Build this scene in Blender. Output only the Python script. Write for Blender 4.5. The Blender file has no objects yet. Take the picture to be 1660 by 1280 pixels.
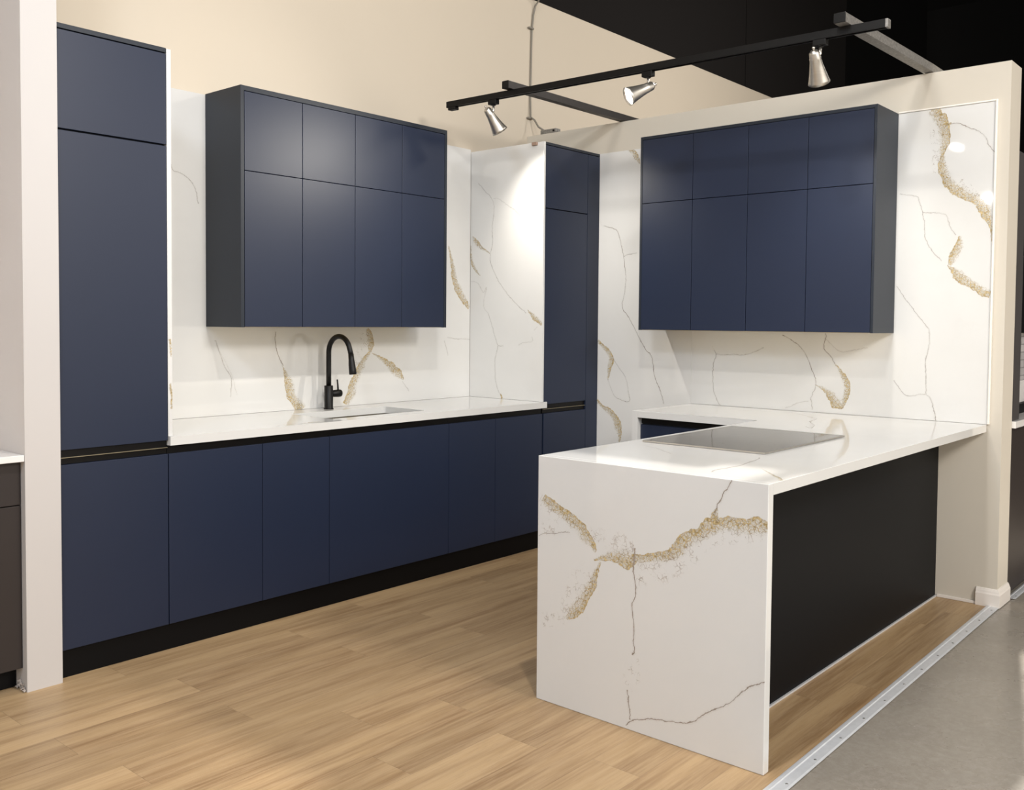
import bpy, bmesh, math, random
from mathutils import Vector, Matrix
random.seed(4)
C = bpy.context.scene.collection
PI = math.pi

# ------------------------------------------------------------------ materials
def nodes(name):
    m = bpy.data.materials.new(name); m.use_nodes = True
    nt = m.node_tree; nt.nodes.clear()
    out = nt.nodes.new('ShaderNodeOutputMaterial')
    b = nt.nodes.new('ShaderNodeBsdfPrincipled')
    nt.links.new(b.outputs[0], out.inputs[0])
    return m, nt, b, out

def N(nt, t, **kw):
    n = nt.nodes.new(t)
    for k, v in kw.items(): setattr(n, k, v)
    return n

def setin(nt, n, i, v):
    if v is None: return
    if isinstance(v, bpy.types.NodeSocket): nt.links.new(v, n.inputs[i])
    else: n.inputs[i].default_value = v

def M(nt, op, a, b=None, c=None, clamp=False):
    n = N(nt, 'ShaderNodeMath', operation=op, use_clamp=clamp)
    setin(nt, n, 0, a); setin(nt, n, 1, b); setin(nt, n, 2, c)
    return n.outputs[0]

def step(nt, v, lo, hi, a=0.0, b=1.0):
    n = N(nt, 'ShaderNodeMapRange', interpolation_type='SMOOTHSTEP')
    for i, q in enumerate((v, lo, hi, a, b)): setin(nt, n, i, q)
    return n.outputs[0]

def mixc(nt, f, a, b, mode='MIX'):
    n = N(nt, 'ShaderNodeMix', data_type='RGBA', blend_type=mode)
    setin(nt, n, 0, f)
    for i, v in ((6, a), (7, b)):
        if isinstance(v, bpy.types.NodeSocket): nt.links.new(v, n.inputs[i])
        else: n.inputs[i].default_value = (*v, 1)
    return n.outputs[2]

def noise(nt, vec, scale, detail=3, rough=.55, dim='3D', w=None):
    n = N(nt, 'ShaderNodeTexNoise', noise_dimensions=dim)
    if vec is not None: nt.links.new(vec, n.inputs['Vector'])
    n.inputs['Scale'].default_value = scale
    n.inputs['Detail'].default_value = detail
    n.inputs['Roughness'].default_value = rough
    if w is not None: nt.links.new(w, n.inputs['W'])
    return n.outputs[0]

def pos(nt): return N(nt, 'ShaderNodeNewGeometry').outputs['Position']

def scaled(nt, vec, s):
    n = N(nt, 'ShaderNodeMapping', vector_type='POINT')
    nt.links.new(vec, n.inputs[0]); n.inputs['Scale'].default_value = s
    return n.outputs[0]

def bump(nt, b, h, strength, dist=.001):
    n = N(nt, 'ShaderNodeBump'); n.inputs['Strength'].default_value = strength
    n.inputs['Distance'].default_value = dist
    nt.links.new(h, n.inputs['Height']); nt.links.new(n.outputs[0], b.inputs['Normal'])

def plain(name, col, rough=.5, metal=0.0, spec=.5, var=.06, scale=6, bmp=0, bscale=200, coat=0, stretch=(1, 1, 1)):
    """a procedural finish: base colour with a faint mottling and a little surface texture"""
    m, nt, b, out = nodes(name)
    p = scaled(nt, pos(nt), stretch)
    f = noise(nt, p, scale, 4)
    c = mixc(nt, f, tuple(x*(1-var) for x in col), tuple(min(1, x*(1+var)) for x in col))
    nt.links.new(c, b.inputs['Base Color'])
    b.inputs['Roughness'].default_value = rough; b.inputs['Metallic'].default_value = metal
    b.inputs['Specular IOR Level'].default_value = spec; b.inputs['Coat Weight'].default_value = coat
    if bmp: bump(nt, b, noise(nt, p, bscale, 2), bmp)
    return m

def emitter(name, col, strength):
    m, nt, b, out = nodes(name)
    e = N(nt, 'ShaderNodeEmission'); e.inputs[0].default_value = (*col, 1); e.inputs[1].default_value = strength
    nt.links.new(e.outputs[0], out.inputs[0]); return m

MARBLE = (.67, .665, .65)
def marble_base():
    m, nt, b, out = nodes('white_quartz')
    p = pos(nt)
    f = noise(nt, p, 1.6, 5, .6)
    c = mixc(nt, step(nt, f, .45, .75), MARBLE, (.64, .635, .62))
    f2 = noise(nt, p, 5.0, 6, .7)
    c = mixc(nt, step(nt, f2, .6, .8, 0, .25), c, (.59, .58, .56))
    nt.links.new(c, b.inputs['Base Color'])
    b.inputs['Roughness'].default_value = .045; b.inputs['Specular IOR Level'].default_value = .5
    return m

def marble_vein():
    """ribbons of veining: attributes carry distance across the vein (vs), half width (vh),
    kind (vk: 0 hairline, 1 gold band, 2 faint flecks), strength (vw), sharp side flag (vd)"""
    m, nt, b, out = nodes('gold_vein')
    A = lambda n: N(nt, 'ShaderNodeAttribute', attribute_name=n).outputs['Fac']
    s, h, k, w, dflag = A('vs'), A('vh'), A('vk'), A('vw'), A('vd')
    p = pos(nt)
    n1 = M(nt, 'SUBTRACT', noise(nt, p, 14, 2), .5)
    n2 = M(nt, 'SUBTRACT', noise(nt, p, 70, 2), .5)
    # hairline
    d = M(nt, 'ADD', s, M(nt, 'ADD', M(nt, 'MULTIPLY', n1, .016), M(nt, 'MULTIPLY', n2, .010)))
    ad = M(nt, 'ABSOLUTE', d)
    hh = M(nt, 'MULTIPLY', h, M(nt, 'ADD', .35, M(nt, 'MULTIPLY', noise(nt, p, 22, 2), 1.1)))
    thin = M(nt, 'SUBTRACT', 1.0, M(nt, 'DIVIDE', ad, hh), clamp=True)
    thin = M(nt, 'MULTIPLY', step(nt, thin, 0, .55), step(nt, noise(nt, p, 7, 2), .25, .55, .45, 1))
    glow = M(nt, 'MULTIPLY', step(nt, ad, .009, 0.0), .10)
    thin = M(nt, 'MAXIMUM', thin, glow)
    # gold band
    sn = M(nt, 'DIVIDE', M(nt, 'ADD', s, M(nt, 'ADD', M(nt, 'MULTIPLY', n1, M(nt, 'MULTIPLY', h, 1.7)), M(nt, 'MULTIPLY', n2, .012))), h)
    dsh = M(nt, 'MULTIPLY', M(nt, 'DIVIDE', M(nt, 'ADD', sn, 1.35), 2.25, clamp=True), step(nt, sn, 1.0, .9))
    dsy = M(nt, 'SUBTRACT', 1.0, M(nt, 'ABSOLUTE', sn), clamp=True)
    dens = N(nt, 'ShaderNodeMix', data_type='FLOAT'); nt.links.new(dflag, dens.inputs[0])
    nt.links.new(dsy, dens.inputs[2]); nt.links.new(dsh, dens.inputs[3]); dens = dens.outputs[0]
    warp = N(nt, 'ShaderNodeVectorMath', operation='ADD')
    nz = N(nt, 'ShaderNodeTexNoise'); nt.links.new(p, nz.inputs['Vector']); nz.inputs['Scale'].default_value = 60
    vs = N(nt, 'ShaderNodeVectorMath', operation='SCALE'); nt.links.new(nz.outputs['Color'], vs.inputs[0]); vs.inputs['Scale'].default_value = .012
    nt.links.new(p, warp.inputs[0]); nt.links.new(vs.outputs[0], warp.inputs[1])
    def vor(scale):
        v = N(nt, 'ShaderNodeTexVoronoi', feature='DISTANCE_TO_EDGE'); nt.links.new(warp.outputs[0], v.inputs['Vector'])
        v.inputs['Scale'].default_value = scale; return v.outputs['Distance']
    va, vb = vor(64), vor(135)
    patch = noise(nt, p, 45, 3)
    thr = M(nt, 'MULTIPLY', M(nt, 'POWER', dens, 2.0), M(nt, 'MULTIPLY', step(nt, patch, .3, .65, .12, 1.0), .115))
    la = step(nt, M(nt, 'SUBTRACT', va, thr), .05, 0.0)
    lb = step(nt, M(nt, 'SUBTRACT', vb, M(nt, 'MULTIPLY', thr, .9)), .05, 0.0)
    line = M(nt, 'MAXIMUM', la, M(nt, 'MULTIPLY', lb, .8))
    line = M(nt, 'MULTIPLY', line, step(nt, dens, .10, .5))
    solid = M(nt, 'MULTIPLY', M(nt, 'MULTIPLY', step(nt, dens, .88, .99), dflag), step(nt, patch, .35, .55, .15, .75))
    veil = M(nt, 'MULTIPLY', step(nt, dens, .1, .9), .28)
    gold = M(nt, 'MAXIMUM', M(nt, 'MAXIMUM', line, solid), veil)
    # flecks
    hd = M(nt, 'SUBTRACT', 1.0, M(nt, 'ABSOLUTE', M(nt, 'DIVIDE', s, h)), clamp=True)
    fl = M(nt, 'MULTIPLY', step(nt, va, .10, .02), M(nt, 'MULTIPLY', step(nt, noise(nt, p, 35, 3), .48, .62), step(nt, hd, .05, .6)))
    fl = M(nt, 'MULTIPLY', fl, .38)
    isg = M(nt, 'COMPARE', k, 1.0, .3); ish = M(nt, 'COMPARE', k, 2.0, .3); ist = M(nt, 'COMPARE', k, 0.0, .3)
    mask = M(nt, 'ADD', M(nt, 'ADD', M(nt, 'MULTIPLY', gold, isg), M(nt, 'MULTIPLY', fl, ish)), M(nt, 'MULTIPLY', thin, ist))
    mask = M(nt, 'MULTIPLY', mask, w, clamp=True)
    gc = mixc(nt, step(nt, noise(nt, p, 120, 3), .35, .65), (.30, .22, .10), (.60, .47, .25))
    gc = mixc(nt, M(nt, 'MULTIPLY', M(nt, 'SUBTRACT', 1.0, line), .5), gc, (.74, .67, .52))
    col = mixc(nt, isg, (.33, .27, .22), gc)
    col = mixc(nt, ish, col, (.50, .40, .33))
    nt.links.new(col, b.inputs['Base Color'])
    b.inputs['Roughness'].default_value = .1
    tr = N(nt, 'ShaderNodeBsdfTransparent'); mx = N(nt, 'ShaderNodeMixShader')
    nt.links.new(mask, mx.inputs[0]); nt.links.new(tr.outputs[0], mx.inputs[1]); nt.links.new(b.outputs[0], mx.inputs[2])
    nt.links.new(mx.outputs[0], out.inputs[0])
    return m

def wood_floor():
    m, nt, b, out = nodes('oak_plank')
    p = pos(nt); sp = N(nt, 'ShaderNodeSeparateXYZ'); nt.links.new(p, sp.inputs[0])
    yy = M(nt, 'DIVIDE', M(nt, 'SUBTRACT', -.03, sp.outputs[1]), .18)
    row = M(nt, 'FLOOR', yy); fy = M(nt, 'FRACT', yy)
    # end joints staggered by a third of a plank or so from row to row
    wn = N(nt, 'ShaderNodeTexWhiteNoise', noise_dimensions='1D'); nt.links.new(M(nt, 'ADD', row, 3.0), wn.inputs['W'])
    off = M(nt, 'FRACT', M(nt, 'ADD', M(nt, 'MULTIPLY', row, .5), M(nt, 'MULTIPLY', wn.outputs['Value'], .35)))
    xx = M(nt, 'ADD', M(nt, 'DIVIDE', M(nt, 'SUBTRACT', sp.outputs[0], .55), 1.22), M(nt, 'ADD', off, .47))
    colm = M(nt, 'FLOOR', xx); fx = M(nt, 'FRACT', xx)
    cv = N(nt, 'ShaderNodeCombineXYZ'); nt.links.new(row, cv.inputs[0]); nt.links.new(colm, cv.inputs[1])
    wr = N(nt, 'ShaderNodeTexWhiteNoise', noise_dimensions='2D'); nt.links.new(cv.outputs[0], wr.inputs['Vector'])
    rnd = wr.outputs['Value']
    W = M(nt, 'MULTIPLY', rnd, 40)
    g1 = noise(nt, scaled(nt, p, (.7, 11, 1)), 1.2, 4, .55, '4D', W)
    g2 = noise(nt, scaled(nt, p, (1.6, 40, 1)), 2.2, 5, .65, '4D', W)
    g3 = noise(nt, scaled(nt, p, (5, 130, 1)), 3.0, 3, .6, '4D', W)
    c = mixc(nt, step(nt, g1, .33, .68), (.250, .150, .072), (.43, .29, .152))
    c = mixc(nt, step(nt, g2, .36, .66, 0, .6), c, (.47, .33, .19))
    c = mixc(nt, step(nt, g3, .5, .75, 0, .3), c, (.19, .115, .058))
    tone = M(nt, 'ADD', .90, M(nt, 'MULTIPLY', rnd, .18))
    tn = N(nt, 'ShaderNodeCombineXYZ')
    for i in range(3): nt.links.new(tone, tn.inputs[i])
    mm = N(nt, 'ShaderNodeMix', data_type='RGBA', blend_type='MULTIPLY'); mm.inputs[0].default_value = 1
    nt.links.new(c, mm.inputs[6]); nt.links.new(tn.outputs[0], mm.inputs[7]); c = mm.outputs[2]
    ey = M(nt, 'MINIMUM', fy, M(nt, 'SUBTRACT', 1.0, fy)); ex = M(nt, 'MINIMUM', fx, M(nt, 'SUBTRACT', 1.0, fx))
    seam = M(nt, 'MAXIMUM', step(nt, ey, .012, .002), step(nt, ex, .0018, .0004))
    c = mixc(nt, M(nt, 'MULTIPLY', seam, .30), c, (.17, .11, .06))
    nt.links.new(c, b.inputs['Base Color']); b.inputs['Roughness'].default_value = .42
    b.inputs['Specular IOR Level'].default_value = .4
    bump(nt, b, M(nt, 'SUBTRACT', g3, M(nt, 'MULTIPLY', seam, 1.5)), .25, .001)
    return m

def concrete():
    m, nt, b, out = nodes('polished_concrete')
    p = pos(nt)
    c = mixc(nt, step(nt, noise(nt, p, 1.1, 3, .5), .2, .8), (.225, .195, .160), (.265, .235, .195))
    c = mixc(nt, step(nt, noise(nt, p, 38, 8, .9), .40, .64, 0, .6), c, (.34, .31, .27))
    c = mixc(nt, step(nt, noise(nt, scaled(nt, p, (1, 1, 1)), 9, 4, .7), .62, .9, 0, .05), c, (.17, .15, .125))
    c = mixc(nt, step(nt, noise(nt, p, 7.3, 1), .86, .87, 0, .8), c, (.09, .08, .07))
    nt.links.new(c, b.inputs['Base Color'])
    r = step(nt, noise(nt, p, 5, 4), .3, .7, .22, .38); nt.links.new(r, b.inputs['Roughness'])
    return m

def tile():
    m, nt, b, out = nodes('pale_brick_tile')
    br = N(nt, 'ShaderNodeTexBrick'); p = pos(nt)
    cx = N(nt, 'ShaderNodeSeparateXYZ'); nt.links.new(p, cx.inputs[0])
    cb = N(nt, 'ShaderNodeCombineXYZ'); nt.links.new(cx.outputs[0], cb.inputs[0]); nt.links.new(cx.outputs[2], cb.inputs[1])
    nt.links.new(cb.outputs[0], br.inputs['Vector'])
    br.inputs['Color1'].default_value = (.55, .53, .52, 1); br.inputs['Color2'].default_value = (.44, .43, .43, 1)
    br.inputs['Mortar'].default_value = (.2, .2, .2, 1); br.inputs['Scale'].default_value = 1
    br.inputs['Brick Width'].default_value = .12; br.inputs['Row Height'].default_value = .045; br.inputs['Mortar Size'].default_value = .003
    nt.links.new(br.outputs[0], b.inputs['Base Color']); b.inputs['Roughness'].default_value = .3
    return m

def glass_top():
    m, nt, b, out = nodes('black_ceramic_glass')
    p = pos(nt)
    # cooking zone rings printed on the glass
    col = None; msk = None
    for (x, y, r) in ((1.93, -2.53, .105), (1.93, -2.29, .075), (2.31, -2.53, .075), (2.31, -2.29, .105)):
        s = N(nt, 'ShaderNodeVectorMath', operation='DISTANCE'); nt.links.new(p, s.inputs[0]); s.inputs[1].default_value = (x, y, .921)
        ring = step(nt, M(nt, 'ABSOLUTE', M(nt, 'SUBTRACT', s.outputs['Value'], r)), .0022, .0010)
        msk = ring if msk is None else M(nt, 'MAXIMUM', msk, ring)
    c = mixc(nt, msk, (.055, .05, .045), (.20, .18, .16))
    nt.links.new(c, b.inputs['Base Color']); b.inputs['Roughness'].default_value = .05
    b.inputs['IOR'].default_value = 1.5
    bump(nt, b, noise(nt, scaled(nt, p, (1, 3, 1)), 9, 2), .12, .002)
    return m

MAT = {}
def mats():
    d = MAT
    d['quartz'] = marble_base(); d['vein'] = marble_vein(); d['wood'] = wood_floor(); d['concrete'] = concrete()
    d['tile'] = tile(); d['glass'] = glass_top()
    d['navy'] = plain('navy_lacquer', (.0110, .0180, .042), .42, spec=.40, var=.04, bmp=.05, bscale=600)
    d['navy_case'] = plain('navy_case', (.012, .017, .027), .48, spec=.4, var=.04, bmp=.05, bscale=600)
    d['charcoal'] = plain('charcoal_panel', (.0040, .0044, .0056), .5, spec=.10, var=.05)
    d['black'] = plain('black_plinth', (.0025, .0025, .003), .5, spec=.15)
    d['channel'] = plain('black_aluminium', (.003, .0025, .0025), .4, spec=.2)
    d['brasslip'] = plain('thin_lip', (.35, .30, .20), .35, metal=.6)
    d['paint'] = plain('beige_paint', (.585, .515, .42), .6, spec=.3, var=.02, scale=1.5, bmp=.12, bscale=250)
    d['paint_right'] = plain('pale_beige_paint', (.575, .53, .455), .6, spec=.3, var=.02, scale=1.5, bmp=.12, bscale=250)
    d['paint_white'] = plain('offwhite_paint', (.56, .53, .51), .55, spec=.3, var=.02, scale=2, bmp=.1, bscale=250)
    d['plaster'] = plain('broken_plaster', (.42, .37, .33), .9, var=.3, scale=60, bmp=.8, bscale=120)
    d['trimw'] = plain('white_trim', (.74, .69, .64), .4, var=.03)
    d['caulk'] = plain('white_edge_trim', (.80, .76, .70), .4, var=.02)
    d['dark'] = plain('black_paint', (.0075, .0062, .0058), .85, spec=.2)
    d['darker'] = plain('black_void_paint', (.003, .003, .003), .9, spec=.1)
    d['brown'] = plain('brown_laminate', (.033, .026, .024), .4, spec=.3, var=.06)
    d['grey_panel'] = plain('grey_laminate', (.06, .055, .055), .4)
    d['steel'] = plain('brushed_steel', (.60, .57, .52), .38, metal=1, var=.1, scale=3, stretch=(1, 1, 60))
    d['sink'] = plain('satin_steel', (.24, .235, .205), .34, metal=1, var=.1, scale=3, stretch=(30, 1, 1))
    d['galv'] = plain('galvanised_steel', (.24, .23, .215), .5, metal=.5, var=.7, scale=70)
    d['warm_bounce'] = plain('warm_bounce_panel', (.84, .66, .32), .4, var=.08, scale=3, stretch=(1, 8, 1))  # underside colour chosen to bounce warm light onto the slab below
    d['cable'] = plain('grey_cable', (.20, .18, .15), .5, var=.15, scale=20)
    d['darkmetal'] = plain('dark_steel', (.045, .04, .038), .4, metal=.5, var=.25, scale=30)
    d['track'] = plain('black_metal', (.0045, .0040, .0036), .5, spec=.2)
    d['alu'] = plain('mill_aluminium', (.66, .67, .69), .42, metal=.35, var=.12, scale=40)
    d['screw'] = plain('screw_steel', (.30, .29, .28), .35, metal=.9)
    d['matte_black'] = plain('matte_black_metal', (.0045, .004, .004), .42, spec=.25)
    d['bulb'] = emitter('lamp_face', (1.0, .95, .88), 20)
    d['lamp'] = emitter('ceiling_lamp_face', (1.0, .93, .84), 12)
    d['copper'] = plain('brown_clip', (.30, .20, .15), .5, var=.2)
    d['backwall'] = plain('showroom_wall', (.50, .46, .42), .7, var=.03)
    d['white_gloss'] = plain('white_quartz_plain', (.8, .78, .76), .12, var=.02)
mats()

# ------------------------------------------------------------------ mesh helpers
def add_box(bm, x0, x1, y0, y1, z0, z1, bev=0.0, seg=2):
    vs = [bm.verts.new((x, y, z)) for z in (z0, z1) for x, y in ((x0, y0), (x1, y0), (x1, y1), (x0, y1))]
    fs = [(3, 2, 1, 0), (4, 5, 6, 7), (0, 1, 5, 4), (1, 2, 6, 5), (2, 3, 7, 6), (3, 0, 4, 7)]
    faces = [bm.faces.new([vs[i] for i in f]) for f in fs]
    if bev:
        es = list({e for f in faces for e in f.edges})
        bmesh.ops.bevel(bm, geom=es, offset=bev, segments=seg, profile=.5, affect='EDGES')

def box(*a, **k):
    bm = bmesh.new(); add_box(bm, *a, **k); return bm

def add_tube(bm, pts, r, n=16, caps=True):
    """tube along a polyline; r may be a number or a list"""
    pts = [Vector(p) for p in pts]; rs = r if isinstance(r, (list, tuple)) else [r]*len(pts)
    rings = []; up = None
    for i, p in enumerate(pts):
        t = (pts[min(i+1, len(pts)-1)]-pts[max(i-1, 0)]).normalized()
        if up is None:
            a = Vector((0, 0, 1)) if abs(t.z) < .9 else Vector((1, 0, 0))
            u = t.cross(a).normalized()
        else:
            u = (up - t*up.dot(t)).normalized()
        up = u; w = t.cross(u)
        rings.append([bm.verts.new(p+(u*math.cos(2*PI*k/n)+w*math.sin(2*PI*k/n))*rs[i]) for k in range(n)])
    for a, b in zip(rings, rings[1:]):
        for k in range(n):
            f = bm.faces.new((a[k], a[(k+1) % n], b[(k+1) % n], b[k])); f.smooth = True
    if caps:
        bm.faces.new(list(reversed(rings[0]))); bm.faces.new(rings[-1])

def add_lathe(bm, prof, origin, axis, n=32, cap0=True, cap1=True):
    """prof: (distance along axis, radius) pairs"""
    ax = Vector(axis).normalized(); o = Vector(origin)
    a = Vector((0, 0, 1)) if abs(ax.z) < .9 else Vector((1, 0, 0))
    u = ax.cross(a).normalized(); w = ax.cross(u); rings = []
    for t, r in prof:
        rings.append([bm.verts.new(o+ax*t+(u*math.cos(2*PI*k/n)+w*math.sin(2*PI*k/n))*r) for k in range(n)])
    for p, q in zip(rings, rings[1:]):
        for k in range(n):
            f = bm.faces.new((p[k], p[(k+1) % n], q[(k+1) % n], q[k])); f.smooth = True
    if cap0: bm.faces.new(list(reversed(rings[0])))
    if cap1: bm.faces.new(rings[-1])

def add_prism(bm, poly, z0, z1, bev=0.0):
    """extruded outline in the xy plane"""
    lo = [bm.verts.new((x, y, z0)) for x, y in poly]; hi = [bm.verts.new((x, y, z1)) for x, y in poly]
    n = len(poly); fs = [bm.faces.new(list(reversed(lo))), bm.faces.new(hi)]
    for i in range(n): fs.append(bm.faces.new((lo[i], lo[(i+1) % n], hi[(i+1) % n], hi[i])))
    if bev:
        bmesh.ops.bevel(bm, geom=list({e for f in fs for e in f.edges}), offset=bev, segments=2, profile=.5, affect='EDGES')

def obj(name, bm, m, parent=None):
    me = bpy.data.meshes.new(name); bmesh.ops.recalc_face_normals(bm, faces=bm.faces[:]); bm.to_mesh(me); bm.free()
    for x in (m if isinstance(m, (list, tuple)) else [m]): me.materials.append(MAT[x])
    o = bpy.data.objects.new(name, me); C.objects.link(o)
    if parent is not None:
        o.parent = parent; o.matrix_parent_inverse = Matrix.Translation(-parent.location)
    return o

def thing(name, label, cat, loc=(0, 0, 0), group=None):
    o = bpy.data.objects.new(name, None); C.objects.link(o)
    o.location = loc; o.empty_display_size = .1
    o['label'] = label; o['category'] = cat
    if group: o['group'] = group
    return o

def tag(o, label, cat, group=None):
    o['label'] = label; o['category'] = cat
    if group: o['group'] = group
    return o

def struct(name, bm, m, parent=None):
    o = obj(name, bm, m, parent)
    if parent is None: o['kind'] = 'structure'
    return o

# ------------------------------------------------------------------ veined slabs
def catmull(pts, n=5):
    out = []; P = [pts[0]]+list(pts)+[pts[-1]]
    for i in range(1, len(P)-2):
        for k in range(n):
            t = k/n
            out.append(tuple(.5*((2*P[i][j])+(-P[i-1][j]+P[i+1][j])*t+(2*P[i-1][j]-5*P[i][j]+4*P[i+1][j]-P[i+2][j])*t*t
                       + (-P[i-1][j]+3*P[i][j]-3*P[i+1][j]+P[i+2][j])*t**3) for j in range(3)))
    out.append(pts[-1]); return out

def slab(name, bounds, plane, veins, parent=None, bev=.0012, poly=None):
    """quartz slab; veining is laid in as ribbons on its visible face. plane: ('x'|'y'|'z', value)"""
    bm = bmesh.new()
    x0, x1, y0, y1, z0, z1 = bounds
    if poly: add_prism(bm, poly, z0, z1, bev)
    else: add_box(bm, *bounds, bev=bev)
    nbase = len(bm.verts); lay = []
    bmesh.ops.recalc_face_normals(bm, faces=bm.faces[:])
    for i, (kind, side, st, pl) in enumerate(veins):
        ax, val = plane; off = .0002+.00003*i
        # 2-D frame as seen from the front of the slab
        if ax == 'x': fr = lambda a, b: (-a, b); back = lambda h, v: (val-off, -h, v); lim = (-y1, -y0, z0, z1)
        elif ax == 'y': fr = lambda a, b: (a, b); back = lambda h, v: (h, val-off, v); lim = (x0, x1, z0, z1)
        else: fr = lambda a, b: (a, b); back = lambda h, v: (h, v, val+off); lim = (x0, x1, y0, y1)
        q = [(*fr(a, b), w) for a, b, w in pl]
        if all(not (lim[0]-.03 < p[0] < lim[1]+.03 and lim[2]-.03 < p[1] < lim[3]+.03) for p in q): continue
        q = catmull(q); prev = None
        if kind == 1 and len(q) > 8:      # bands thin out towards a free end, but run on over a slab edge
            def inside(p): return lim[0]+.012 < p[0] < lim[1]-.012 and lim[2]+.012 < p[1] < lim[3]-.012
            n = len(q); i0, i1 = inside(q[0]), inside(q[-1])
            for j in range(n):
                f = 1.0
                if i0: f = min(f, .3+.7*j/(.28*n))
                if i1: f = min(f, .3+.7*(n-1-j)/(.28*n))
                q[j] = (q[j][0], q[j][1], q[j][2]*f)
        for j, p in enumerate(q):
            a = q[max(j-1, 0)]; c = q[min(j+1, len(q)-1)]
            dx, dy = c[0]-a[0], c[1]-a[1]; L = math.hypot(dx, dy) or 1e-6
            nx, ny = -dy/L, dx/L
            W = .012 if kind == 0 else p[2]*1.7
            row = []
            taper = 1.0
            for sgn in (-1, 0, 1):
                h = min(max(p[0]+nx*W*sgn, lim[0]+.001), lim[1]-.001); v = min(max(p[1]+ny*W*sgn, lim[2]+.001), lim[3]-.001)
                vert = bm.verts.new(back(h, v))
                dist = (h-p[0])*nx+(v-p[1])*ny
                lay.append((dist*(side if side else 1), max(p[2], .001), float(kind), float(st), 1.0 if side else 0.0))
                row.append(vert)
            if prev:
                for k in range(2):
                    f = bm.faces.new((prev[k], prev[k+1], row[k+1], row[k])); f.material_index = 1
            prev = row
    me = bpy.data.meshes.new(name); bm.to_mesh(me)
    for ai, an in enumerate(('vs', 'vh', 'vk', 'vw', 'vd')):
        at = me.attributes.new(an, 'FLOAT', 'POINT')
        at.data.foreach_set('value', [0.0]*nbase+[l[ai] for l in lay])
    bm.free()
    me.materials.append(MAT['quartz']); me.materials.append(MAT['vein'])
    o = bpy.data.objects.new(name, me); C.objects.link(o)
    if parent is not None:
        o.parent = parent; o.matrix_parent_inverse = Matrix.Translation(-parent.location)
    return o

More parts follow.
